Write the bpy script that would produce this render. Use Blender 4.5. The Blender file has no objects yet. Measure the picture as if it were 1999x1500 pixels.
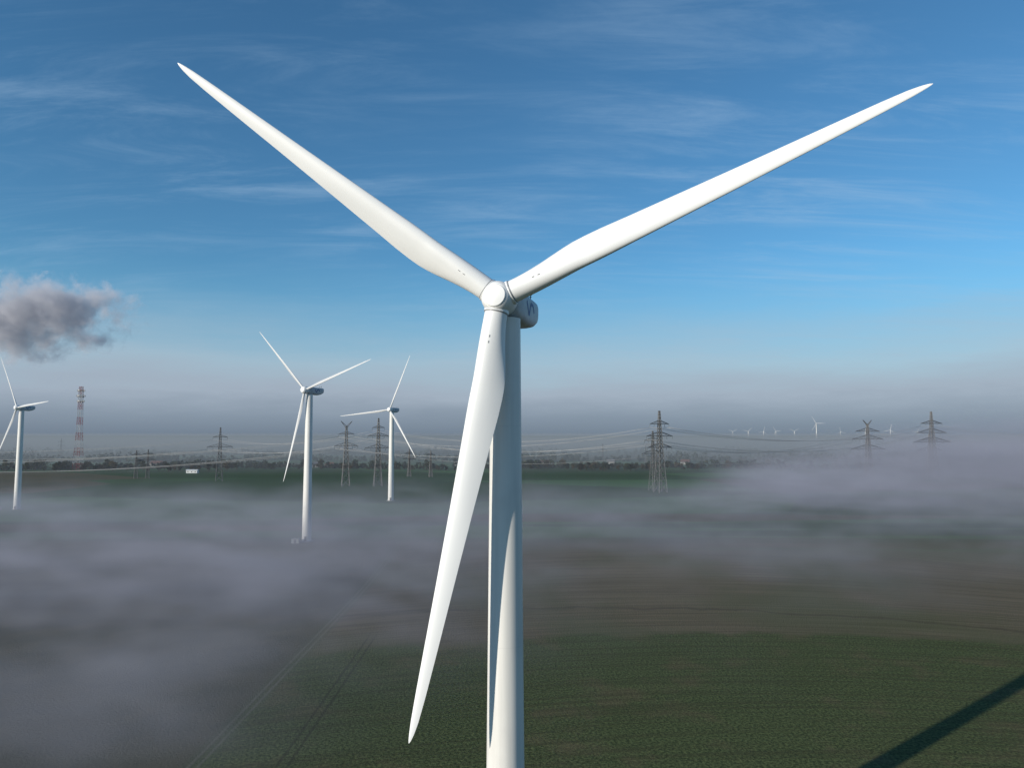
import bpy, bmesh, math, random
from mathutils import Vector, Matrix
random.seed(7)
scene = bpy.context.scene
COL = scene.collection
scene.view_settings.view_transform = 'Standard'
scene.view_settings.look = 'None'
scene.view_settings.exposure = 0

# ------------------------------------------------------------------ helpers
def sock(nt, v, inp):
    if isinstance(v, (int, float)): inp.default_value = v
    elif isinstance(v, tuple): inp.default_value = v
    else: nt.links.new(v, inp)
def M(nt, op, a, b=0.0, c=None, clamp=False):
    n = nt.nodes.new('ShaderNodeMath'); n.operation = op; n.use_clamp = clamp
    sock(nt, a, n.inputs[0]); sock(nt, b, n.inputs[1])
    if c is not None: sock(nt, c, n.inputs[2])
    return n.outputs[0]
def SS(nt, v, lo, hi, a=0.0, b=1.0):
    n = nt.nodes.new('ShaderNodeMapRange'); n.interpolation_type = 'SMOOTHSTEP'
    sock(nt, v, n.inputs[0]); sock(nt, lo, n.inputs[1]); sock(nt, hi, n.inputs[2])
    sock(nt, a, n.inputs[3]); sock(nt, b, n.inputs[4])
    return n.outputs[0]
def MAP(nt, vec, scale=(1, 1, 1), rot=(0, 0, 0), loc=(0, 0, 0)):
    n = nt.nodes.new('ShaderNodeMapping')
    n.inputs['Scale'].default_value = scale; n.inputs['Rotation'].default_value = rot
    n.inputs['Location'].default_value = loc
    nt.links.new(vec, n.inputs['Vector']); return n.outputs[0]
def NOISE(nt, vec, scale, detail=3.0, rough=0.5, dist=0.0):
    n = nt.nodes.new('ShaderNodeTexNoise')
    n.inputs['Scale'].default_value = scale; n.inputs['Detail'].default_value = detail
    n.inputs['Roughness'].default_value = rough; n.inputs['Distortion'].default_value = dist
    nt.links.new(vec, n.inputs['Vector']); return n.outputs[0]
def MIX(nt, f, a, b, mode='MIX'):
    n = nt.nodes.new('ShaderNodeMix'); n.data_type = 'RGBA'; n.blend_type = mode
    sock(nt, f, n.inputs[0])
    for v, i in ((a, 6), (b, 7)):
        if isinstance(v, tuple): n.inputs[i].default_value = (v[0], v[1], v[2], 1)
        else: nt.links.new(v, n.inputs[i])
    return n.outputs[2]
def new_mat(name):
    m = bpy.data.materials.new(name); m.use_nodes = True
    return m, m.node_tree, m.node_tree.nodes['Principled BSDF']
def simple_mat(name, c1, c2, scale=1.0, rough=0.5, metal=0.0, bump=0.0, stretch=(1, 1, 1)):
    m, nt, p = new_mat(name)
    tc = nt.nodes.new('ShaderNodeTexCoord')
    v = MAP(nt, tc.outputs['Object'], stretch)
    n = NOISE(nt, v, scale, 4)
    nt.links.new(MIX(nt, SS(nt, n, 0.35, 0.65), c1, c2), p.inputs['Base Color'])
    p.inputs['Roughness'].default_value = rough; p.inputs['Metallic'].default_value = metal
    if bump:
        b = nt.nodes.new('ShaderNodeBump'); b.inputs['Strength'].default_value = bump
        nt.links.new(n, b.inputs['Height']); nt.links.new(b.outputs[0], p.inputs['Normal'])
    return m
def empty(name, loc):
    o = bpy.data.objects.new(name, None); o.location = loc; o.empty_display_size = 2
    COL.objects.link(o); return o
def tag(o, label, cat, group=None):
    o["label"] = label; o["category"] = cat
    if group: o["group"] = group
class Geo:
    def __init__(s): s.v = []; s.f = []; s.m = []
    def strut(s, a, b, w, mi=0, w2=None):
        a = Vector(a); b = Vector(b); d = (b - a)
        if d.length < 1e-6: return
        d.normalize(); r = d.orthogonal().normalized(); t = d.cross(r)
        w2 = w if w2 is None else w2
        i = len(s.v)
        for P, ww in ((a, w), (b, w2)):
            for x, y in ((-1, -1), (1, -1), (1, 1), (-1, 1)):
                s.v.append(P + (r * x + t * y) * ww * 0.5)
        for k in range(4):
            s.f.append((i + k, i + (k + 1) % 4, i + 4 + (k + 1) % 4, i + 4 + k)); s.m.append(mi)
        s.f.append((i + 3, i + 2, i + 1, i)); s.m.append(mi)
        s.f.append((i + 4, i + 5, i + 6, i + 7)); s.m.append(mi)
    def box(s, lo, hi, mi=0):
        i = len(s.v)
        for z in (lo[2], hi[2]):
            for x, y in ((lo[0], lo[1]), (hi[0], lo[1]), (hi[0], hi[1]), (lo[0], hi[1])):
                s.v.append(Vector((x, y, z)))
        for k in range(4):
            s.f.append((i + k, i + (k + 1) % 4, i + 4 + (k + 1) % 4, i + 4 + k)); s.m.append(mi)
        s.f.append((i + 3, i + 2, i + 1, i)); s.m.append(mi)
        s.f.append((i + 4, i + 5, i + 6, i + 7)); s.m.append(mi)
    def rings(s, rings, cap0=True, cap1=True, mi=0):
        i0 = len(s.v); n = len(rings[0])
        for R in rings: s.v.extend(Vector(p) for p in R)
        for j in range(len(rings) - 1):
            for k in range(n):
                a = i0 + j * n + k; b = i0 + j * n + (k + 1) % n
                s.f.append((a, b, b + n, a + n)); s.m.append(mi)
        if cap0: s.f.append(tuple(i0 + k for k in reversed(range(n)))); s.m.append(mi)
        if cap1: s.f.append(tuple(i0 + (len(rings) - 1) * n + k for k in range(n))); s.m.append(mi)
    def face(s, pts, mi=0):
        i = len(s.v); s.v.extend(Vector(p) for p in pts); s.f.append(tuple(range(i, i + len(pts)))); s.m.append(mi)
    def obj(s, name, mats, smooth=False, link=True, angle=None):
        me = bpy.data.meshes.new(name); me.from_pydata([tuple(v) for v in s.v], [], s.f)
        for m in (mats if isinstance(mats, list) else [mats]): me.materials.append(m)
        for p, mi in zip(me.polygons, s.m): p.material_index = mi; p.use_smooth = smooth
        if angle:
            try: me.set_sharp_from_angle(angle=math.radians(angle))
            except Exception: pass
        me.update()
        o = bpy.data.objects.new(name, me)
        if link: COL.objects.link(o)
        return o
def circ(r, z, n=32): return [(r * math.cos(2 * math.pi * k / n), r * math.sin(2 * math.pi * k / n), z) for k in range(n)]
def inst(src, name=None):
    o = src.copy()
    if name: o.name = name
    COL.objects.link(o); return o
def sstep(a, b, x):
    t = min(1, max(0, (x - a) / (b - a))); return t * t * (3 - 2 * t)
def terrain(y): return -10.0 * (1 - sstep(280, 520, y))

# ------------------------------------------------------------------ materials
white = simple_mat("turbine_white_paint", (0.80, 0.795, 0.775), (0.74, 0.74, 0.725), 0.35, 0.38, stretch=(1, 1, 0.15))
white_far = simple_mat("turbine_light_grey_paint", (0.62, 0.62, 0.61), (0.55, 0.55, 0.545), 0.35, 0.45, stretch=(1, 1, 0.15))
gap_grey = simple_mat("rubber_seal_dark", (0.06, 0.065, 0.07), (0.1, 0.1, 0.11), 3, 0.6)
seal_grey = simple_mat("root_seal_grey", (0.22, 0.23, 0.24), (0.3, 0.3, 0.31), 3, 0.6)
logo_blue = simple_mat("logo_blue_paint", (0.02, 0.06, 0.2), (0.03, 0.08, 0.25), 3, 0.5)
mark_grey = simple_mat("marking_grey_paint", (0.25, 0.25, 0.26), (0.32, 0.32, 0.32), 3, 0.6)
nac_grey = simple_mat("nacelle_paint", (0.50, 0.50, 0.50), (0.42, 0.42, 0.43), 1.0, 0.45)
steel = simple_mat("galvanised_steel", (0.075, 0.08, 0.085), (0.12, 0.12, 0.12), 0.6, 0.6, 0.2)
cable_m = simple_mat("aluminium_cable", (0.5, 0.49, 0.47), (0.42, 0.41, 0.40), 0.02, 0.5, 0.0)
insul_m = simple_mat("insulator_glass", (0.08, 0.1, 0.09), (0.14, 0.15, 0.14), 1, 0.3)
red_m = simple_mat("mast_red_paint", (0.30, 0.035, 0.03), (0.24, 0.035, 0.03), 0.5, 0.5)
mwhite_m = simple_mat("mast_white_paint", (0.5, 0.5, 0.5), (0.44, 0.44, 0.44), 0.5, 0.5)
conc = simple_mat("foundation_concrete", (0.3, 0.29, 0.28), (0.24, 0.24, 0.23), 1, 0.8)
tower_white, nt, p = new_mat("tower_white_paint")
tc = nt.nodes.new('ShaderNodeTexCoord')
n1 = NOISE(nt, MAP(nt, tc.outputs['Object'], (1, 1, 0.04)), 1.2, 4)
n2 = NOISE(nt, MAP(nt, tc.outputs['Object'], (1, 1, 1)), 0.25, 3)
sp = nt.nodes.new('ShaderNodeSeparateXYZ'); nt.links.new(tc.outputs['Object'], sp.inputs[0])
c = MIX(nt, SS(nt, n1, 0.35, 0.7), (0.74, 0.72, 0.675), (0.66, 0.645, 0.605))
c = MIX(nt, M(nt, 'MULTIPLY', SS(nt, n2, 0.45, 0.7), 0.35), c, (0.60, 0.58, 0.545))
seam = M(nt, 'ABSOLUTE', M(nt, 'SUBTRACT', M(nt, 'FRACT', M(nt, 'DIVIDE', sp.outputs[2], 22.6)), 0.5))
c = MIX(nt, M(nt, 'MULTIPLY', SS(nt, seam, 0.0025, 0.0012), 0.12), c, (0.4, 0.4, 0.4))
nt.links.new(c, p.inputs['Base Color']); p.inputs['Roughness'].default_value = 0.42

# ------------------------------------------------------------------ camera
CZ = 54.0
cam = bpy.data.cameras.new("camera"); camo = bpy.data.objects.new("camera", cam); COL.objects.link(camo)
cam.sensor_width = 36.0; cam.lens = 1400 / 1999 * 36.0
cam.clip_start = 0.5; cam.clip_end = 80000
camo.location = (0, 0, CZ); camo.rotation_euler = (math.pi / 2 + math.atan(100 / 1400), 0, 0)
scene.camera = camo

# ------------------------------------------------------------------ sun + world
SUN_EL = math.radians(17); AZ = math.radians(52.2)
hx, hy = -math.sin(AZ), -math.cos(AZ)
sd = Vector((hx * math.cos(SUN_EL), hy * math.cos(SUN_EL), math.sin(SUN_EL)))
sun = bpy.data.lights.new("sun", 'SUN'); sun.energy = 4.7; sun.angle = math.radians(0.6); sun.color = (1.0, 0.93, 0.82)
suno = bpy.data.objects.new("sun", sun); COL.objects.link(suno)
suno.rotation_euler = (-sd).to_track_quat('-Z', 'Y').to_euler(); suno.location = (-100, -60, 200)

world = bpy.data.worlds.new("World"); scene.world = world; world.use_nodes = True
nt = world.node_tree; nt.nodes.clear()
out = nt.nodes.new('ShaderNodeOutputWorld')
sky = nt.nodes.new('ShaderNodeTexSky'); sky.sky_type = 'NISHITA'; sky.sun_disc = False
sky.sun_elevation = SUN_EL; sky.sun_rotation = math.atan2(hx, hy)
sky.air_density = 1.0; sky.dust_density = 0.2; sky.ozone_density = 3.0; sky.altitude = 100
tc = nt.nodes.new('ShaderNodeTexCoord')
dirv = tc.outputs['Generated']
sep = nt.nodes.new('ShaderNodeSeparateXYZ'); nt.links.new(dirv, sep.inputs[0])
dx_, dy_, dz_ = sep.outputs
den = M(nt, 'ADD', M(nt, 'MAXIMUM', dz_, 0.0), 0.12)
comb = nt.nodes.new('ShaderNodeCombineXYZ')
nt.links.new(M(nt, 'DIVIDE', dx_, den), comb.inputs[0]); nt.links.new(M(nt, 'DIVIDE', dy_, den), comb.inputs[1])
ca = NOISE(nt, MAP(nt, comb.outputs[0], (0.7, 3.6, 1), (0, 0, math.radians(-68))), 1.5, 10, 0.70, 0.6)
cb = NOISE(nt, MAP(nt, comb.outputs[0], (0.8, 3.2, 1), (0, 0, math.radians(-25)), (4, 2, 0)), 1.4, 10, 0.68, 0.8)
c2 = NOISE(nt, MAP(nt, comb.outputs[0], (0.7, 0.7, 1), loc=(5.3, 0.4, 0)), 1.2, 3, 0.5)
wr = SS(nt, dx_, -0.15, 0.35)
c1 = M(nt, 'ADD', M(nt, 'MULTIPLY', ca, wr), M(nt, 'MULTIPLY', cb, M(nt, 'SUBTRACT', 1.0, wr)))
rightw = SS(nt, dx_, -0.4, 0.6, -0.06, 0.14)
cirrus = M(nt, 'MULTIPLY', SS(nt, c1, 0.43, 0.78), SS(nt, M(nt, 'ADD', c2, rightw), 0.34, 0.66, 0.2, 1.0))
cirrus = M(nt, 'MULTIPLY', cirrus, 0.42)
skybg = nt.nodes.new('ShaderNodeBackground'); skybg.inputs[1].default_value = 0.10
nt.links.new(MIX(nt, 1.0, sky.outputs[0], (0.66, 1.12, 1.27), 'MULTIPLY'), skybg.inputs[0])
cirbg = nt.nodes.new('ShaderNodeBackground'); cirbg.inputs[0].default_value = (0.38, 0.55, 0.74, 1); cirbg.inputs[1].default_value = 1.0
mx1 = nt.nodes.new('ShaderNodeMixShader'); nt.links.new(cirrus, mx1.inputs[0])
nt.links.new(skybg.outputs[0], mx1.inputs[1]); nt.links.new(cirbg.outputs[0], mx1.inputs[2])
hz_n = NOISE(nt, MAP(nt, dirv, (2.2, 2.2, 12)), 1.6, 5, 0.6)
zz = M(nt, 'ADD', dz_, M(nt, 'MULTIPLY', M(nt, 'SUBTRACT', hz_n, 0.5), M(nt, 'MULTIPLY', SS(nt, dz_, 0.0, 0.06), 0.07)))
hazef = SS(nt, zz, 0.24, 0.05)
ramp = nt.nodes.new('ShaderNodeValToRGB')
nt.links.new(M(nt, 'DIVIDE', zz, 0.2), ramp.inputs[0])
els = ramp.color_ramp.elements
els[0].position = 0.0; els[0].color = (0.165, 0.210, 0.280, 1)
els[1].position = 1.0; els[1].color = (0.22, 0.43, 0.60, 1)
e = els.new(0.12); e.color = (0.235, 0.290, 0.370, 1)
e = els.new(0.28); e.color = (0.36, 0.425, 0.515, 1)
e = els.new(0.50); e.color = (0.39, 0.50, 0.60, 1)
hzbg = nt.nodes.new('ShaderNodeBackground'); nt.links.new(ramp.outputs[0], hzbg.inputs[0])
mx2 = nt.nodes.new('ShaderNodeMixShader'); nt.links.new(M(nt, 'MULTIPLY', hazef, 0.97), mx2.inputs[0])
nt.links.new(mx1.outputs[0], mx2.inputs[1]); nt.links.new(hzbg.outputs[0], mx2.inputs[2])
nt.links.new(mx2.outputs[0], out.inputs['Surface'])
try:
    world.cycles.sampling_method = 'MANUAL'; world.cycles.sample_map_resolution = 256
except Exception as ex: print(ex)

# ------------------------------------------------------------------ ground
gm, nt, p = new_mat("farmland")
tc = nt.nodes.new('ShaderNodeTexCoord'); pos = tc.outputs['Object']
sep = nt.nodes.new('ShaderNodeSeparateXYZ'); nt.links.new(pos, sep.inputs[0]); X, Y, Z = sep.outputs
big = NOISE(nt, pos, 0.012, 4, 0.55)
mid = NOISE(nt, pos, 0.06, 5, 0.6)
fine = NOISE(nt, pos, 1.5, 5, 0.7)
bendY = M(nt, 'MULTIPLY', M(nt, 'POWER', M(nt, 'DIVIDE', M(nt, 'SUBTRACT', X, 65.0), 90.0), 2.0), 13.0)
bend = nt.nodes.new('ShaderNodeCombineXYZ'); nt.links.new(X, bend.inputs[0])
nt.links.new(M(nt, 'ADD', Y, bendY), bend.inputs[1])
rows = NOISE(nt, MAP(nt, bend.outputs[0], (0.012, 0.55, 1)), 1.0, 6, 0.7)
green = MIX(nt, SS(nt, fine, 0.36, 0.64), (0.036, 0.047, 0.019), (0.124, 0.146, 0.058))
green = MIX(nt, M(nt, 'MULTIPLY', SS(nt, mid, 0.5, 0.70), 0.5), green, (0.145, 0.108, 0.063))
green = MIX(nt, M(nt, 'MULTIPLY', SS(nt, rows, 0.47, 0.58), 0.45), green, (0.054, 0.052, 0.026))
brown = MIX(nt, SS(nt, rows, 0.36, 0.64), (0.105, 0.088, 0.052), (0.168, 0.136, 0.086))
brown = MIX(nt, M(nt, 'MULTIPLY', SS(nt, big, 0.42, 0.58), 0.5), brown, (0.090, 0.104, 0.048))
brown = MIX(nt, M(nt, 'MULTIPLY', SS(nt, fine, 0.4, 0.7), 0.35), brown, (0.070, 0.062, 0.037))
left = MIX(nt, SS(nt, mid, 0.4, 0.6), (0.066, 0.066, 0.040), (0.090, 0.084, 0.052))
edge = M(nt, 'SUBTRACT', Y, M(nt, 'SUBTRACT', 237.0, bendY))
edge = M(nt, 'ADD', edge, M(nt, 'MULTIPLY', M(nt, 'SUBTRACT', mid, 0.5), 14.0))
near = MIX(nt, SS(nt, edge, -3.0, 4.0), green, brown)
fl_ = M(nt, 'ABSOLUTE', M(nt, 'SUBTRACT', edge, M(nt, 'ADD', 40.0, M(nt, 'MULTIPLY', X, -0.12))))
near = MIX(nt, M(nt, 'MULTIPLY', SS(nt, fl_, 2.0, 0.6), 0.4), near, (0.055, 0.046, 0.03))
near = MIX(nt, SS(nt, M(nt, 'ADD', X, M(nt, 'MULTIPLY', mid, 3.0)), -61.5, -59.0), left, near)
tr = M(nt, 'ABSOLUTE', M(nt, 'ADD', X, 61.6))
near = MIX(nt, M(nt, 'MULTIPLY', SS(nt, tr, 3.0, 1.6), 0.4), near, (0.075, 0.095, 0.045))
ruts = M(nt, 'ABSOLUTE', M(nt, 'SUBTRACT', tr, 0.9))
near = MIX(nt, M(nt, 'MULTIPLY', SS(nt, ruts, 0.5, 0.15), M(nt, 'MULTIPLY', mid, 0.8)), near, (0.18, 0.16, 0.13))
tl = M(nt, 'ABSOLUTE', M(nt, 'SUBTRACT', M(nt, 'ABSOLUTE', M(nt, 'ADD', X, 44.5)), 1.05))
near = MIX(nt, M(nt, 'MULTIPLY', SS(nt, tl, 0.5, 0.15), M(nt, 'MULTIPLY', SS(nt, Y, 240.0, 225.0), 0.55)), near, (0.034, 0.034, 0.02))
vor = nt.nodes.new('ShaderNodeTexVoronoi'); vor.inputs['Scale'].default_value = 1.0
nt.links.new(MAP(nt, pos, (0.0022, 0.0045, 1), (0, 0, math.radians(12))), vor.inputs['Vector'])
cs = nt.nodes.new('ShaderNodeSeparateColor'); nt.links.new(vor.outputs['Color'], cs.inputs[0])
farc = MIX(nt, SS(nt, cs.outputs[0], 0.35, 0.45), (0.036, 0.072, 0.028), (0.060, 0.130, 0.046))
farc = MIX(nt, SS(nt, cs.outputs[1], 0.70, 0.74), farc, (0.095, 0.085, 0.05))
farc = MIX(nt, M(nt, 'MULTIPLY', SS(nt, big, 0.4, 0.65), 0.4), farc, (0.04, 0.06, 0.028))
col = MIX(nt, SS(nt, Y, 340.0, 450.0), near, farc)
nt.links.new(col, p.inputs['Base Color']); p.inputs['Roughness'].default_value = 0.95
p.inputs['Specular IOR Level'].default_value = 0.1
b = nt.nodes.new('ShaderNodeBump'); b.inputs['Strength'].default_value = 0.85; b.inputs['Distance'].default_value = 0.4
nt.links.new(M(nt, 'ADD', fine, M(nt, 'MULTIPLY', rows, 0.6)), b.inputs['Height']); nt.links.new(b.outputs[0], p.inputs['Normal'])
G = Geo(); ys = [-1000, 270] + [280 + 8 * i for i in range(31)] + [540, 2000, 60000]
for y in ys: G.v += [Vector((-40000, y, terrain(y))), Vector((40000, y, terrain(y)))]
for i in range(len(ys) - 1): G.f.append((2 * i, 2 * i + 1, 2 * i + 3, 2 * i + 2)); G.m.append(0)
g = G.obj("ground", gm, True); g["kind"] = "structure"

# ------------------------------------------------------------------ wind turbines
def interp(tab, x):
    for (a, va), (b_, vb) in zip(tab, tab[1:]):
        if x <= b_: return va + (vb - va) * (x - a) / (b_ - a)
    return tab[-1][1]
R = 50.9
CH = [(0, 2.75), (0.03, 2.75), (0.06, 2.82), (0.09, 3.0), (0.12, 3.24), (0.15, 3.5), (0.18, 3.71), (0.21, 3.84), (0.24, 3.86), (0.28, 3.76), (0.35, 3.4), (0.5, 2.75), (0.65, 2.15), (0.8, 1.6), (0.9, 1.2), (0.955, 0.88), (0.98, 0.58), (0.994, 0.3), (1.0, 0.06)]
TH = [(0, 1.0), (0.04, 0.98), (0.09, 0.8), (0.15, 0.55), (0.22, 0.36), (0.35, 0.26), (0.6, 0.2), (1.0, 0.16)]
TW = [(0, 13), (0.2, 12), (0.35, 8), (0.5, 5), (0.7, 2.5), (1.0, 0)]
PB = 1.2
def blade_section(s, pb, n=28, pitch=3.0):
    c = interp(CH, s); th = interp(TH, s); tw = math.radians(interp(TW, s) + pitch)
    w = sstep(0.03, 0.22, s)
    pts = []
    for k in range(n):
        a = 2 * math.pi * k / n
        xc, yc = -0.5 * c * math.cos(a), 0.5 * c * th * math.sin(a)
        u = 0.5 - 0.5 * math.cos(a)
        yt = 5 * (0.2969 * math.sqrt(max(u, 0)) - 0.126 * u - 0.3516 * u * u + 0.2843 * u ** 3 - 0.1030 * u ** 4) * th * c
        sgn = 1 if math.sin(a) >= 0 else -1
        ya = sgn * yt + 0.02 * c * math.sin(math.pi * u)
        xa = u * c - (0.30 + 0.04 * s) * c
        xx = xc * (1 - w) + xa * w; yy = yc * (1 - w) + ya * w
        pts.append((xx * math.cos(tw) + yy * math.sin(tw), -xx * math.sin(tw) + yy * math.cos(tw) + pb * s * s, s * R))
    return pts
G = Geo(); ss = sorted(set(round(x, 4) for x in [0.03 + 0.97 * i / 70 for i in range(66)] + [0.955, 0.965, 0.975, 0.983, 0.99, 0.995, 0.998, 1.0]))
G.rings([blade_section(s, PB) for s in ss]); blade0 = G.obj("blade", white, True, False, 50)
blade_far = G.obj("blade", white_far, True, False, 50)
G = Geo(); G.rings([circ(1.46, 1.35, 40), circ(1.50, 1.45, 40), circ(1.50, 1.80, 40), circ(1.4, 1.84, 40)])
collar0 = G.obj("root_collar", white, True, False, 35)
G = Geo(); G.rings([circ(1.42, 1.80, 40), circ(1.42, 1.93, 40)]); seal0 = G.obj("root_seal", seal_grey, True, False, 35)
marks0 = []
for s, x0 in ((0.098, 0.15), (0.112, 0.15)):
    sec = blade_section(s, PB); yy = max(q[1] for q in sec if abs(q[0] - x0) < 0.45)
    G = Geo(); G.box((x0 - 0.04, yy - 0.12, s * R - 0.14), (x0 + 0.04, yy + 0.02, s * R + 0.14))
    marks0.append(G.obj("marking", mark_grey, False, False))
G = Geo(); G.rings([circ(r, z, 48) for r, z in ((1.55, -2.0), (1.85, -1.7), (2.0, -1.0), (2.06, -0.2), (2.02, 0.5), (1.9, 1.05), (1.66, 1.5), (1.46, 1.68))])
hub0 = G.obj("hub", white, True, False, 40)
G = Geo(); G.rings([circ(1.40, 1.62, 48), circ(1.40, 1.78, 48), circ(1.32, 1.88, 48), circ(0.7, 1.98, 48), circ(0.2, 2.0, 48)])
cap0 = G.obj("spinner_cap", white, True, False, 30)
G = Geo(); rings = []
for z, hw, lo, hi in ((-1.75, 1.2, -1.3, 1.4), (-2.0, 1.6, -1.65, 1.75), (-2.6, 1.85, -1.9, 1.95), (-5.5, 1.92, -2.05, 2.05), (-8.8, 1.92, -2.0, 2.1), (-10.4, 1.88, -1.6, 2.15), (-11.6, 1.78, -1.05, 2.15), (-12.4, 1.6, -0.55, 2.05), (-12.8, 1.25, -0.2, 1.8)):
    cy, hh = (lo + hi) / 2, (hi - lo) / 2; rg = []
    for k in range(36):
        a = -2 * math.pi * k / 36; ca_, sa = math.cos(a), math.sin(a); e_ = 2 / 4.5
        rg.append((hw * math.copysign(abs(ca_) ** e_, ca_), cy + hh * math.copysign(abs(sa) ** e_, sa), z))
    rings.append(rg)
G.rings(rings); nac0 = G.obj("nacelle", nac_grey, True, False, 40)
G = Geo(); xs = 1.935
def ribbon(pts, w):
    for (z1, y1), (z2, y2) in zip(pts, pts[1:]):
        d = Vector((0, y2 - y1, z2 - z1)).normalized(); t = Vector((0, -d.z, d.y)) * w / 2
        a = Vector((xs, y1, z1)); b2 = Vector((xs, y2, z2))
        G.face([a - t, b2 - t, b2 + t, a + t])
ribbon([(-5.6, 0.95), (-6.6, -0.75), (-7.5, 0.95), (-8.6, 0.85), (-9.0, 0.0)], 0.42)
logo0 = G.obj("logo", logo_blue, False, False)
G = Geo(); G.strut((0.8, 2.0, -11.2), (0.8, 3.1, -11.2), 0.09); G.strut((-0.8, 2.0, -11.2), (-0.8, 3.1, -11.2), 0.09)
G.strut((-0.95, 2.8, -11.2), (0.95, 2.8, -11.2), 0.07); G.box((0.68, 3.05, -11.4), (0.92, 3.22, -11.0)); G.box((-0.95, 3.05, -11.3), (-0.65, 3.2, -11.1))
sensor0 = G.obj("wind_sensor", gap_grey, False, False)
G = Geo(); G.rings([circ(2.5 + (1.82 - 2.5) * (i / 24) ** 0.85, i / 24 * 68, 64) for i in range(25)]); tower0 = G.obj("tower", tower_white, True, False, 40)
G = Geo(); G.rings([circ(3.6, -0.2, 48), circ(3.6, 0.35, 48), circ(3.4, 0.45, 48)]); found0 = G.obj("foundation", conc, True, False, 30)
G = Geo(); G.box((-0.5, -2.66, 0.5), (0.5, -2.45, 2.8)); door0 = G.obj("door", gap_grey, False, False)

def turbine(loc, yaw, hubh, phis, label, tilt=3.0, cones=(2.5, 2.5, 2.5), overhang=3.4, scale=1.0, detail=True, chord=1.0, blade=None, group="wind turbines on the misty farmland"):
    root = empty("wind_turbine", loc)
    tag(root, label, "wind turbine", group)
    a = math.radians(yaw); t = math.radians(tilt)
    n = Vector((-math.sin(a) * math.cos(t), -math.cos(a) * math.cos(t), math.sin(t)))
    u = Vector((math.cos(a), -math.sin(a), 0)); v = n.cross(u)
    C = Vector((0, 0, hubh)) + n * overhang * scale
    def place(src, par, Mx, parM=None):
        o = inst(src); o.parent = par
        o.matrix_local = (parM.inverted() @ Mx) if parM else Mx
        return o
    place(tower0, root, Matrix.Diagonal((scale, scale, (hubh - 1.95 * scale) / 68, 1)))
    if detail:
        S = Matrix.Diagonal((scale, scale, scale, 1)); place(found0, root, S); place(door0, root, S)
    MR = Matrix.Translation(C) @ Matrix((u, v, n)).transposed().to_4x4() @ Matrix.Scale(scale, 4)
    nac = place(nac0, root, MR)
    if detail:
        for s_ in (logo0, sensor0): place(s_, nac, MR, MR)
    hub = place(hub0, root, MR)
    if detail: place(cap0, hub, MR, MR)
    for ph, k in zip(phis, cones):
        ph = math.radians(ph); k = math.radians(k)
        e1 = math.cos(ph) * u + math.sin(ph) * v; e2 = -math.sin(ph) * u + math.cos(ph) * v
        d = e1 * math.cos(k) + n * math.sin(k); y = n * math.cos(k) - e1 * math.sin(k)
        MB = Matrix.Translation(C) @ Matrix((e2, y, d)).transposed().to_4x4() @ Matrix.Diagonal((scale * chord, scale * chord, scale, 1))
        bl = place(blade or blade0, root, MB)
        if detail:
            for q in [collar0, seal0] + marks0: place(q, bl, MB, MB)
    return root

turbine((-0.78, 88, -10), 17, 80.3, (22.6, 142.8, 261.35), "large white three-bladed wind turbine standing in green field", cones=(0.3, 11.7, 4.6), overhang=2.7)
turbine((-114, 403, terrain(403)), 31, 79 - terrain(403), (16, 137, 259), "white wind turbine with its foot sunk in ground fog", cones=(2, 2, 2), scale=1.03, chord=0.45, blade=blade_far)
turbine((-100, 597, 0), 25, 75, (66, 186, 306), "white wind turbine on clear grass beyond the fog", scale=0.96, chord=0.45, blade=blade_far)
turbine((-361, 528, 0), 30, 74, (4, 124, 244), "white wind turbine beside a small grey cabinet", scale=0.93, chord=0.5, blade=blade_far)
rng = random.Random(3)
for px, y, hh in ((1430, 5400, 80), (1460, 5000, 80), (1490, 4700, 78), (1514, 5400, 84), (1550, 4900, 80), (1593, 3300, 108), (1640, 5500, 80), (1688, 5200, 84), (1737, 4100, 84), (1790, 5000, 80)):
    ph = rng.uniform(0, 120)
    turbine(((px - 1000) / 1400 * y, y, 0), rng.uniform(5, 35), hh, (ph, ph + 120, ph + 240), "tiny far-off white wind turbine rising out of haze", detail=False, scale=0.75, chord=0.45, blade=blade_far, group="far-off wind farm turbines")

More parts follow.
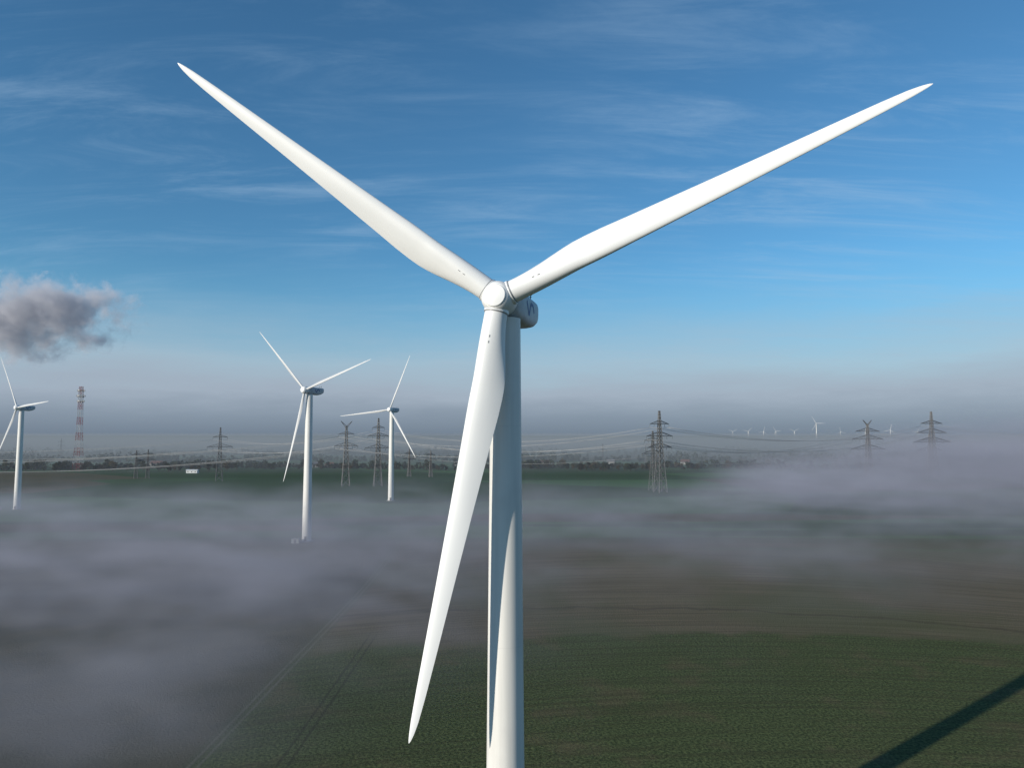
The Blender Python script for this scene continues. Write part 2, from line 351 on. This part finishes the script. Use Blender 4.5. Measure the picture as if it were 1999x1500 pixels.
# ------------------------------------------------------------------ electricity pylons
def pylon(loc, h, arms, yaw=15.0, horn=False, label="grey steel lattice electricity pylon on misty farmland", t=1.0):
    root = empty("electricity_pylon", loc); root.rotation_euler = (0, 0, math.radians(yaw))
    tag(root, label, "electricity pylon", "high-voltage pylons crossing the fields")
    def hwid(z):
        return interp([(0, 0.060 * h), (0.45, 0.032 * h), (1.0, 0.008 * h)], z / h)
    G = Geo(); zs = [0]
    top = h * (0.93 if horn else 1.0)
    while zs[-1] < top - 0.5:
        zs.append(min(top, zs[-1] + max(1.9 * hwid(zs[-1]), 0.045 * h)))
    for z0, z1 in zip(zs, zs[1:]):
        a, b_ = hwid(z0), hwid(z1)
        P = [[Vector((sx * w, sy * w, z)) for sx, sy in ((-1, -1), (1, -1), (1, 1), (-1, 1))] for w, z in ((a, z0), (b_, z1))]
        for k in range(4):
            G.strut(P[0][k], P[1][k], 0.42 * t)
            G.strut(P[0][k], P[1][(k + 1) % 4], 0.24 * t); G.strut(P[0][(k + 1) % 4], P[1][k], 0.24 * t)
            G.strut(P[1][k], P[1][(k + 1) % 4], 0.2 * t)
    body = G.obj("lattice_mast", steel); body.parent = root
    if horn:
        G = Geo(); w = hwid(top)
        for sx in (-1, 1):
            G.strut((sx * w, 0, top), (sx * h * 0.085, 0, h * 1.0), 0.4 * t); G.strut((0, 0, top - 0.05 * h), (sx * h * 0.085, 0, h), 0.3 * t)
            G.strut((sx * w, 0, top), (-sx * w * 0.2, 0, top), 0.2 * t)
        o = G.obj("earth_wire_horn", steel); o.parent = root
    att = []
    for za, hwd in arms:
        z = za * h; G = Geo(); w = hwid(z); up = hwd * 0.2 + 0.8
        for sx in (-1, 1):
            for sy in (-1, 1):
                G.strut((sx * w, sy * w, z), (sx * hwd, 0, z), 0.3 * t); G.strut((sx * w, sy * w, z + up), (sx * hwd, 0, z), 0.25 * t)
                for i in range(4):
                    A = Vector((sx * w, sy * w, z)).lerp(Vector((sx * hwd, 0, z)), i / 4); B = Vector((sx * w, sy * w, z + up)).lerp(Vector((sx * hwd, 0, z)), (i + 1) / 4)
                    G.strut(A, B, 0.13 * t)
        G.strut((-w, -w, z), (w, -w, z), 0.28 * t); G.strut((-w, w, z), (w, w, z), 0.28 * t)
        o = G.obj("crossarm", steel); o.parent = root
        for fr in ((1.0, 0.55) if hwd > 9 else (1.0,)):
            for sx in (-1, 1):
                L = Vector((sx * hwd * fr, 0, z)); E = L - Vector((0, 0, 3.2))
                g2 = Geo(); rr = []
                for i in range(9):
                    rr.append([(L.x + c_[0], c_[1], z - 0.3 - i * 0.33) for c_ in circ(0.22 if i % 2 else 0.1, 0, 6)])
                g2.rings([list(reversed(r_)) for r_ in rr]); io = g2.obj("insulator", insul_m); io.parent = root
                att.append(Matrix.Translation(Vector(loc)) @ Matrix.Rotation(math.radians(yaw), 4, 'Z') @ E)
    return att
A427 = pylon((-344, 848, 0), 63, [(0.82, 8), (0.64, 14)], 20)
A738 = pylon((-142, 764, 0), 72, [(0.86, 6.5), (0.74, 11), (0.56, 14)], 18)
A674 = pylon((-176, 764, 0), 69, [(0.80, 8), (0.62, 12)], 18, horn=True)
A1287 = pylon((140, 682, 0), 77, [(0.84, 11), (0.69, 15), (0.55, 14)], 25, t=1.2, label="tall dark lattice electricity pylon with three stacked crossarms")
A1276 = pylon((138, 705, 0), 58, [(0.84, 10), (0.62, 13)], 25, t=0.8)
A1693 = pylon((470, 950, 0), 74, [(0.80, 17), (0.66, 22), (0.48, 25)], 8, horn=True, t=1.6, label="grey lattice pylon with forked top rising from fog")
A1822 = pylon((535, 916, 0), 84, [(0.82, 15), (0.68, 21), (0.54, 26)], 8, t=1.6, label="tall grey lattice pylon rising from bright fog")
A1812 = pylon((560, 965, 0), 56, [(0.84, 12), (0.6, 20)], 8, t=1.3)
for x, y, h in ((-468, 898, 35), (-457, 905, 36), (-105, 931, 34), (-134, 940, 36), (192, 1524, 36), (-1060, 1692, 46), (260, 1400, 34)):
    pylon((x, y, 0), h, [(0.84, 6), (0.64, 8.5)], 25, label="small grey lattice power-line tower in far fields", t=0.9)
def wire(a, b_, sag, r=0.09):
    G = Geo(); N = 20; d = (b_ - a); side = Vector((d.y, -d.x, 0)).normalized(); rr = []
    for i in range(N + 1):
        q = i / N; P = a.lerp(b_, q) - Vector((0, 0, 4 * sag * q * (1 - q)))
        rr.append([P + side * r * math.cos(t) + Vector((0, 0, r * math.sin(t))) for t in (0, 1.571, 3.1416, 4.712)])
    G.rings(rr); o = G.obj("power_cable", cable_m, True)
    tag(o, "thin sagging aluminium power cable strung between lattice pylons", "power cable", "overhead cables between pylons")
def span(A, B, sag, n=6, r=0.09):
    A = sorted(A, key=lambda v: (-round(v.z), v.x)); B = sorted(B, key=lambda v: (-round(v.z), v.x))
    for i in range(min(n, len(A), len(B))): wire(A[i], B[i], sag, r)
def far_end(A, off): return [v + Vector(off) for v in A]
span(far_end(A427, (-520, -90, -2)), A427, 13, 5); span(A427, A738, 9, 5); span(A738, A1287, 13); span(A1287, A1822, 16, r=0.12)
span(far_end(A674, (-640, -60, -6)), A674, 20, 5, r=0.12); span(A674, A1276, 11, 5); span(A1276, A1693, 16, 5, r=0.12)
span(A1693, far_end(A1693, (420, 120, 0)), 12, 4); span(A1822, far_end(A1822, (400, 130, 0)), 12, 4)

# ------------------------------------------------------------------ telecom mast
root = empty("telecom_mast", (-650, 1080, 0)); tag(root, "tall red and white lattice telecom mast with antenna platforms", "telecom mast")
G = Geo(); Hm = 127; zs = [i * Hm / 22 for i in range(23)]
for i, (z0, z1) in enumerate(zip(zs, zs[1:])):
    f = lambda z: interp([(0, 5.4), (60, 3.0), (127, 1.9)], z)
    a, b_ = f(z0), f(z1); mi = (i // 2) % 2
    P = [[Vector((sx * w, sy * w, z)) for sx, sy in ((-1, -1), (1, -1), (1, 1), (-1, 1))] for w, z in ((a, z0), (b_, z1))]
    for k in range(4):
        G.strut(P[0][k], P[1][k], 0.42, mi); G.strut(P[0][k], P[1][(k + 1) % 4], 0.16, mi); G.strut(P[0][(k + 1) % 4], P[1][k], 0.16, mi); G.strut(P[1][k], P[1][(k + 1) % 4], 0.18, mi)
o = G.obj("lattice_mast", [red_m, mwhite_m]); o.parent = root
for z, w in ((104, 3.6), (112, 4.4), (120, 3.8)):
    G = Geo(); G.box((-w, -w, z), (w, w, z + 0.5))
    for sx, sy in ((-1, -1), (1, -1), (1, 1), (-1, 1)): G.strut((sx * w, sy * w, z + 0.5), (sx * w, sy * w, z + 2.0), 0.2)
    for p0, p1 in (((-1, -1), (1, -1)), ((1, -1), (1, 1)), ((1, 1), (-1, 1)), ((-1, 1), (-1, -1))):
        G.strut((p0[0] * w, p0[1] * w, z + 2.0), (p1[0] * w, p1[1] * w, z + 2.0), 0.2)
    o = G.obj("platform", steel); o.parent = root
    for k in range(6):
        a = k * math.pi / 3 + 0.3; G = Geo(); x, y = 1.12 * w * math.cos(a), 1.12 * w * math.sin(a)
        if k % 2: G.box((x - 0.3, y - 0.3, z - 1.5), (x + 0.3, y + 0.3, z + 2.6))
        else: G.rings([[(x + q[0], y + q[2], z + 1.5 + q[1]) for q in circ(rr_, zz_, 16)] for rr_, zz_ in ((0.3, 0.5), (1.0, 0.0), (1.1, -0.5))])
        o = G.obj("antenna" if k % 2 else "dish_antenna", mwhite_m); o.parent = root

# ------------------------------------------------------------------ cabinets and buildings
cabm = simple_mat("cabinet_paint", (0.36, 0.38, 0.37), (0.3, 0.32, 0.31), 1.0, 0.6)
for x, y, w in ((-370, 521, 3.6), (-118.5, 398, 4.0)):
    z0 = terrain(y)
    root = empty("transformer_cabinet", (x, y, z0)); tag(root, "small grey transformer cabinet standing beside turbine foot", "transformer cabinet", "transformer cabinets")
    G = Geo(); G.box((-w / 2, -1.3, 0), (w / 2, 1.3, 2.3)); o = G.obj("housing", cabm); o.parent = root
    G = Geo(); G.rings([[(-w / 2 - .15, -1.45, 2.302), (w / 2 + .15, -1.45, 2.302), (w / 2 + .15, 1.45, 2.302), (-w / 2 - .15, 1.45, 2.302)], [(-w / 2, -1.0, 2.6), (w / 2, -1.0, 2.6), (w / 2, 1.0, 2.6), (-w / 2, 1.0, 2.6)]]); o = G.obj("roof", conc); o.parent = root
    G = Geo(); G.box((-0.6, -1.34, 0.15), (0.6, -1.303, 2.1)); o = G.obj("door", gap_grey); o.parent = root
wallw = simple_mat("render_wall", (0.36, 0.34, 0.31), (0.28, 0.27, 0.25), 0.4, 0.8)
hallw = simple_mat("hall_cladding_white", (0.8, 0.8, 0.78), (0.72, 0.72, 0.7), 0.3, 0.5)
roofr = simple_mat("clay_tile_roof", (0.16, 0.07, 0.045), (0.11, 0.05, 0.04), 1.5, 0.8)
roofg = simple_mat("slate_roof", (0.10, 0.10, 0.11), (0.14, 0.14, 0.15), 1.5, 0.7)
glass = simple_mat("window_glass", (0.02, 0.025, 0.03), (0.04, 0.045, 0.05), 1, 0.15)
def house(x, y, w, d, h, rh, yaw, wall, roof, label, cat="house", name="farm_house"):
    root = empty(name, (x, y, 0)); root.rotation_euler = (0, 0, math.radians(yaw)); tag(root, label, cat, "buildings among far trees")
    G = Geo(); G.box((-w / 2, -d / 2, 0), (w / 2, d / 2, h))
    G.face([(-w / 2, -d / 2, h), (-w / 2, d / 2, h), (-w / 2, 0, h + rh)]); G.face([(w / 2, d / 2, h), (w / 2, -d / 2, h), (w / 2, 0, h + rh)])
    o = G.obj("wall", wall); o.parent = root
    G = Geo(); e_ = 0.6
    for s in (-1, 1):
        a = [(-w / 2 - e_, s * (d / 2 + e_), h - 0.2 * rh / 2), (w / 2 + e_, s * (d / 2 + e_), h - 0.2 * rh / 2), (w / 2 + e_, 0, h + rh + 0.15), (-w / 2 - e_, 0, h + rh + 0.15)]
        G.rings([a, [(q[0], q[1], q[2] + 0.25) for q in a]])
    o = G.obj("roof", roof); o.parent = root
    nwin = max(2, int(w / 4))
    for i in range(nwin):
        xx = -w / 2 + (i + 0.5) * w / nwin
        G = Geo(); G.box((xx - 0.6, -d / 2 - 0.05, 1.2), (xx + 0.6, -d / 2 - 0.01, 2.6)); o = G.obj("window", glass); o.parent = root
house(-456, 1030, 15, 8, 4.0, 0.8, 5, hallw, hallw, "low bright white agricultural hall in open field", "hall", "farm_hall")
HS = [(-790, 1180, 18, 10, 5), (-300, 1190, 14, 9, 5), (-330, 1210, 16, 9, 5), (60, 1300, 16, 9, 5), (185, 1350, 14, 9, 5), (320, 1330, 16, 10, 5), (-95, 1280, 13, 9, 5), (-620, 1260, 20, 12, 5)]
for i, (x, y, w, d, h) in enumerate(HS):
    house(x, y, w, d, h, 3.8, rng.uniform(-30, 30), wallw, roofr if i % 2 else roofg, "pale rendered farmhouse with red tiled roof" if i % 2 else "pale rendered farmhouse with dark grey roof")

# ------------------------------------------------------------------ trees
def leaf_mat(name, a, b_, c_):
    m, nt, p = new_mat(name); geo = nt.nodes.new('ShaderNodeNewGeometry')
    n = NOISE(nt, geo.outputs['Position'], 0.12, 3, 0.6)
    cc = MIX(nt, SS(nt, n, 0.35, 0.65), a, b_); cc = MIX(nt, M(nt, 'MULTIPLY', geo.outputs['Random Per Island'], 0.5), cc, c_)
    nt.links.new(cc, p.inputs['Base Color']); p.inputs['Roughness'].default_value = 0.85; p.inputs['Specular IOR Level'].default_value = 0.15
    return m
leafs = [leaf_mat("foliage_dark", (0.028, 0.04, 0.018), (0.045, 0.055, 0.022), (0.016, 0.024, 0.012)), leaf_mat("foliage_autumn", (0.06, 0.048, 0.022), (0.045, 0.045, 0.02), (0.07, 0.045, 0.02))]
bark = simple_mat("bark", (0.07, 0.055, 0.04), (0.045, 0.035, 0.028), 2, 0.9)
def clump(G, c_, rad, n, size, r):
    for _ in range(n):
        d = Vector((r.gauss(0, 1), r.gauss(0, 1), r.gauss(0, 1))).normalized() * rad * r.uniform(0.45, 1.0)
        P = c_ + Vector((d.x, d.y, d.z * 0.85)); a = Vector((r.gauss(0, 1), r.gauss(0, 1), r.gauss(0, 1))).normalized(); b2 = a.orthogonal().normalized()
        s = size * r.uniform(0.6, 1.3)
        G.face([P - a * s, P + b2 * s * 0.7, P + a * s, P - b2 * s * 0.7])
protos = []
for k in range(6):
    r = random.Random(50 + k); H = r.uniform(11, 17); Gt = Geo()
    Gt.rings([[(q[0], q[1], q[2]) for q in circ(rr, z, 8)] for rr, z in ((0.42, 0), (0.3, 2), (0.22, H * 0.5), (0.06, H * 0.85))])
    Gc = Geo()
    for i in range(13):
        a = r.uniform(0, 6.28); rad = r.uniform(0.5, 4.4); z = r.uniform(H * 0.28, H * 0.88)
        rad *= 1.15 - 0.6 * (z / H)
        c_ = Vector((rad * math.cos(a), rad * math.sin(a), z))
        if i < 6: Gt.strut((0, 0, z * 0.6), c_, 0.22, 0, 0.06)
        clump(Gc, c_, r.uniform(1.5, 2.7), 36, 0.72, r)
    protos.append((Gt.obj("trunk", bark, True, False), Gc.obj("crown", leafs[1 if k in (2, 5) else 0], False, False), k in (2, 5)))
def tree(x, y, s):
    t, c_, aut = rng.choice(protos)
    root = empty("tree", (x, y, 0)); root.rotation_euler = (0, 0, rng.uniform(0, 6.28)); root.scale = (s * rng.uniform(1.0, 1.5), s * rng.uniform(1.0, 1.5), s)
    tag(root, "broadleaf tree with brownish autumn crown in field hedge" if aut else "dark green broadleaf tree in field hedge", "tree", "hedgerow trees across the far fields")
    for q in (t, c_): inst(q).parent = root
for cx, cy, ln, n in ((-860, 1120, 260, 50), (-620, 1090, 200, 40), (-430, 1150, 180, 24), (-250, 1130, 120, 18), (-130, 1110, 60, 9), (60, 1150, 120, 20), (190, 1110, 110, 34), (330, 1170, 130, 28), (500, 1220, 120, 12), (-30, 1210, 80, 12), (720, 1300, 160, 10)):
    for i in range(n): tree(cx + rng.uniform(-ln, ln), cy + rng.gauss(0, 18), rng.uniform(0.5, 1.1))
G = Geo(); r = random.Random(9)
for cx, cy, ln, n, wd, hs in ((-800, 1160, 420, 330, 20, 0.7), (-250, 1190, 300, 200, 16, 0.6), (250, 1180, 330, 250, 18, 0.65), (-1100, 1450, 500, 260, 30, 1), (-350, 1500, 420, 200, 26, 1), (300, 1460, 420, 210, 26, 1), (900, 1600, 400, 150, 30, 1), (-900, 1950, 900, 300, 40, 1), (500, 2000, 1100, 360, 40, 1), (-300, 2700, 2400, 420, 60, 1)):
    for i in range(n):
        x = cx + r.uniform(-ln, ln); y = cy + r.gauss(0, wd) + 30 * math.sin(x * 0.01); h = hs * r.uniform(6, 14) * (1 + 0.3 * math.sin(x * 0.023))
        for q in range(3):
            clump(G, Vector((x + r.gauss(0, 2.5), y + r.gauss(0, 2.5), h * (0.35 + 0.33 * q))), h * 0.36, 11, 1.2 + cy / 2500, r)
w = G.obj("woodland", leafs[0]); w["kind"] = "stuff"

# ------------------------------------------------------------------ ground fog and haze: real volumes (density grids)
def fog_material(name, albedo, step=1.0):
    m = bpy.data.materials.new(name); m.use_nodes = True; nt = m.node_tree
    nt.nodes.remove(nt.nodes['Principled BSDF'])
    at = nt.nodes.new('ShaderNodeAttribute'); at.attribute_name = 'density'
    a = nt.nodes.new('ShaderNodeVolumeScatter'); a.inputs['Color'].default_value = (*albedo, 1); a.inputs['Anisotropy'].default_value = 0
    b = nt.nodes.new('ShaderNodeVolumeAbsorption'); b.inputs['Color'].default_value = (*albedo, 1)
    nt.links.new(at.outputs['Fac'], a.inputs['Density']); nt.links.new(at.outputs['Fac'], b.inputs['Density'])
    s = nt.nodes.new('ShaderNodeAddShader'); nt.links.new(a.outputs[0], s.inputs[0]); nt.links.new(b.outputs[0], s.inputs[1])
    nt.links.new(s.outputs[0], nt.nodes['Material Output'].inputs['Volume'])
    m.cycles.volume_step_rate = step
    return m
def GS(nt, vec, scale, rotz=0.0):
    r = nt.nodes.new('ShaderNodeVectorRotate'); r.rotation_type = 'Z_AXIS'; nt.links.new(vec, r.inputs['Vector']); r.inputs['Angle'].default_value = rotz
    m = nt.nodes.new('ShaderNodeVectorMath'); m.operation = 'MULTIPLY'; nt.links.new(r.outputs[0], m.inputs[0]); m.inputs[1].default_value = scale
    return m.outputs[0]
def grid_volume(name, lo, hi, res, mat, field):
    vd = bpy.data.volumes.new(name); o = bpy.data.objects.new(name, vd); COL.objects.link(o); vd.materials.append(mat)
    ng = bpy.data.node_groups.new(name, 'GeometryNodeTree')
    ng.interface.new_socket(name="Geometry", in_out='INPUT', socket_type='NodeSocketGeometry')
    ng.interface.new_socket(name="Geometry", in_out='OUTPUT', socket_type='NodeSocketGeometry')
    go = ng.nodes.new('NodeGroupOutput'); vc = ng.nodes.new('GeometryNodeVolumeCube'); sm = ng.nodes.new('GeometryNodeSetMaterial')
    sm.inputs['Material'].default_value = mat
    vc.inputs['Min'].default_value = lo; vc.inputs['Max'].default_value = hi
    for k, r_ in zip(('Resolution X', 'Resolution Y', 'Resolution Z'), res): vc.inputs[k].default_value = r_
    pn = ng.nodes.new('GeometryNodeInputPosition')
    sock(ng, field(ng, pn.outputs[0]), vc.inputs['Density'])
    ng.links.new(vc.outputs[0], sm.inputs['Geometry']); ng.links.new(sm.outputs[0], go.inputs[0])
    md = o.modifiers.new("volume", 'NODES'); md.node_group = ng
    o["kind"] = "stuff"
    return o
def fog_field(nt, P):
    sep = nt.nodes.new('ShaderNodeSeparateXYZ'); nt.links.new(P, sep.inputs[0]); X, Y, Z = sep.outputs
    n1 = NOISE(nt, GS(nt, P, (0.006, 0.009, 0.02), 0.25), 1.0, 1, 0.5)
    n2 = NOISE(nt, GS(nt, P, (0.012, 0.036, 0.065), 0.5), 1.0, 6, 0.72, 0.9)
    n3 = NOISE(nt, GS(nt, P, (0.03, 0.06, 0.10), -0.3), 1.0, 4, 0.65, 0.5)
    nn = M(nt, 'ADD', M(nt, 'MULTIPLY', n1, 0.2), M(nt, 'ADD', M(nt, 'MULTIPLY', n2, 0.5), M(nt, 'MULTIPLY', n3, 0.3)))
    Yw = M(nt, 'ADD', Y, M(nt, 'ADD', M(nt, 'MULTIPLY', M(nt, 'SUBTRACT', n1, 0.5), 280.0), M(nt, 'MULTIPLY', M(nt, 'SUBTRACT', n2, 0.5), 160.0)))
    nl = SS(nt, X, -100.0, 40.0, 20.0, 260.0)
    nearm = SS(nt, M(nt, 'SUBTRACT', Yw, nl), -60.0, 260.0)
    fl = SS(nt, X, 60.0, 420.0, 580.0, 1150.0)
    farm = SS(nt, M(nt, 'SUBTRACT', fl, Yw), -40.0, 210.0)
    top = SS(nt, X, 200.0, 700.0, 27.0, 86.0)
    top = M(nt, 'MULTIPLY', top, M(nt, 'ADD', 0.0, M(nt, 'MULTIPLY', n2, 2.0)))
    gz = SS(nt, Y, 280.0, 520.0, -6.0, 0.0)
    hf = SS(nt, M(nt, 'SUBTRACT', M(nt, 'ADD', top, gz), Z), 0.0, SS(nt, X, 200.0, 700.0, 28.0, 60.0))
    d = M(nt, 'MULTIPLY', M(nt, 'MULTIPLY', nearm, farm), hf)
    d = M(nt, 'MULTIPLY', d, SS(nt, nn, 0.42, 0.60, 0.06, 1.0))
    d = M(nt, 'MULTIPLY', d, SS(nt, X, 0.0, 400.0, 0.0185, 0.0125))
    return M(nt, 'ADD', d, 0.00015)
fm = fog_material("ground_fog", (0.66, 0.66, 0.765), 5.0)
grid_volume("ground_fog", (-700, 95, -11), (1000, 1005, 92), (284, 200, 34), fm, fog_field)
def haze_field(d, h, fall):
    def f(nt, P):
        sep = nt.nodes.new('ShaderNodeSeparateXYZ'); nt.links.new(P, sep.inputs[0])
        n = NOISE(nt, GS(nt, P, (0.0009, 0.0009, 0.01)), 1.0, 2, 0.5)
        return M(nt, 'MULTIPLY', M(nt, 'MULTIPLY', SS(nt, sep.outputs[2], h, h - fall, 0.02, 1.0), M(nt, 'ADD', 0.75, M(nt, 'MULTIPLY', n, 0.5))), d)
    return f
HZ = (0.50, 0.54, 0.57)
grid_volume("distant_haze", (-3500, 1010, -2), (3500, 3500, 70), (60, 40, 10), fog_material("distant_haze", HZ, 6.0), haze_field(0.0014, 70.0, 40.0))
grid_volume("horizon_haze", (-24000, 3000, -5), (24000, 28000, 200), (60, 50, 12), fog_material("horizon_haze", HZ, 12.0), haze_field(0.0006, 200.0, 100.0))

# ------------------------------------------------------------------ steam cloud: lumpy hull filled with a scattering, faintly self-glowing volume
bm = bmesh.new(); bmesh.ops.create_icosphere(bm, subdivisions=4, radius=1.0)
from mathutils import noise as mn
for v in bm.verts:
    d = v.co.normalized(); k = 1.0 + 0.22 * mn.noise(d * 1.6 + Vector((3, 1, 2))) + 0.1 * mn.noise(d * 4.0)
    v.co = Vector((d.x * 285 * k, d.y * 140 * k, d.z * 120 * k))
me = bpy.data.meshes.new("steam_cloud"); bm.to_mesh(me); bm.free()
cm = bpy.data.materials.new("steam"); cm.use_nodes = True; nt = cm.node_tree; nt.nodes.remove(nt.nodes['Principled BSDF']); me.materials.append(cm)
co = bpy.data.objects.new("steam_cloud", me); COL.objects.link(co)
co.location = (-1026, 1500, 305); tag(co, "grey and white drifting steam cloud above the haze", "cloud")
tc = nt.nodes.new('ShaderNodeTexCoord'); pos = tc.outputs['Object']
vl = nt.nodes.new('ShaderNodeVectorMath'); vl.operation = 'LENGTH'; nt.links.new(MAP(nt, pos, (1 / 285, 1 / 140, 1 / 120)), vl.inputs[0])
nz = NOISE(nt, pos, 0.014, 8, 0.70, 0.2)
dd = M(nt, 'ADD', M(nt, 'SUBTRACT', 0.66, vl.outputs['Value']), M(nt, 'MULTIPLY', M(nt, 'SUBTRACT', nz, 0.5), 3.2))
dn = M(nt, 'MULTIPLY', SS(nt, dd, 0.0, 0.5), 0.036)
dn = M(nt, 'MULTIPLY', dn, SS(nt, vl.outputs['Value'], 1.0, 0.78))
pv = nt.nodes.new('ShaderNodeVolumePrincipled'); pv.inputs['Color'].default_value = (0.97, 0.94, 0.97, 1); nt.links.new(dn, pv.inputs['Density'])
nt.links.new(M(nt, 'MULTIPLY', dn, 0.09), pv.inputs['Emission Strength'])  # faint bluish glow added to the steam in place of multiple scattering
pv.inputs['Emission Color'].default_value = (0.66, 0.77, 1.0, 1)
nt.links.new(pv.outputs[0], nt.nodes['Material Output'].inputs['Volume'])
cm.cycles.volume_step_rate = 0.5
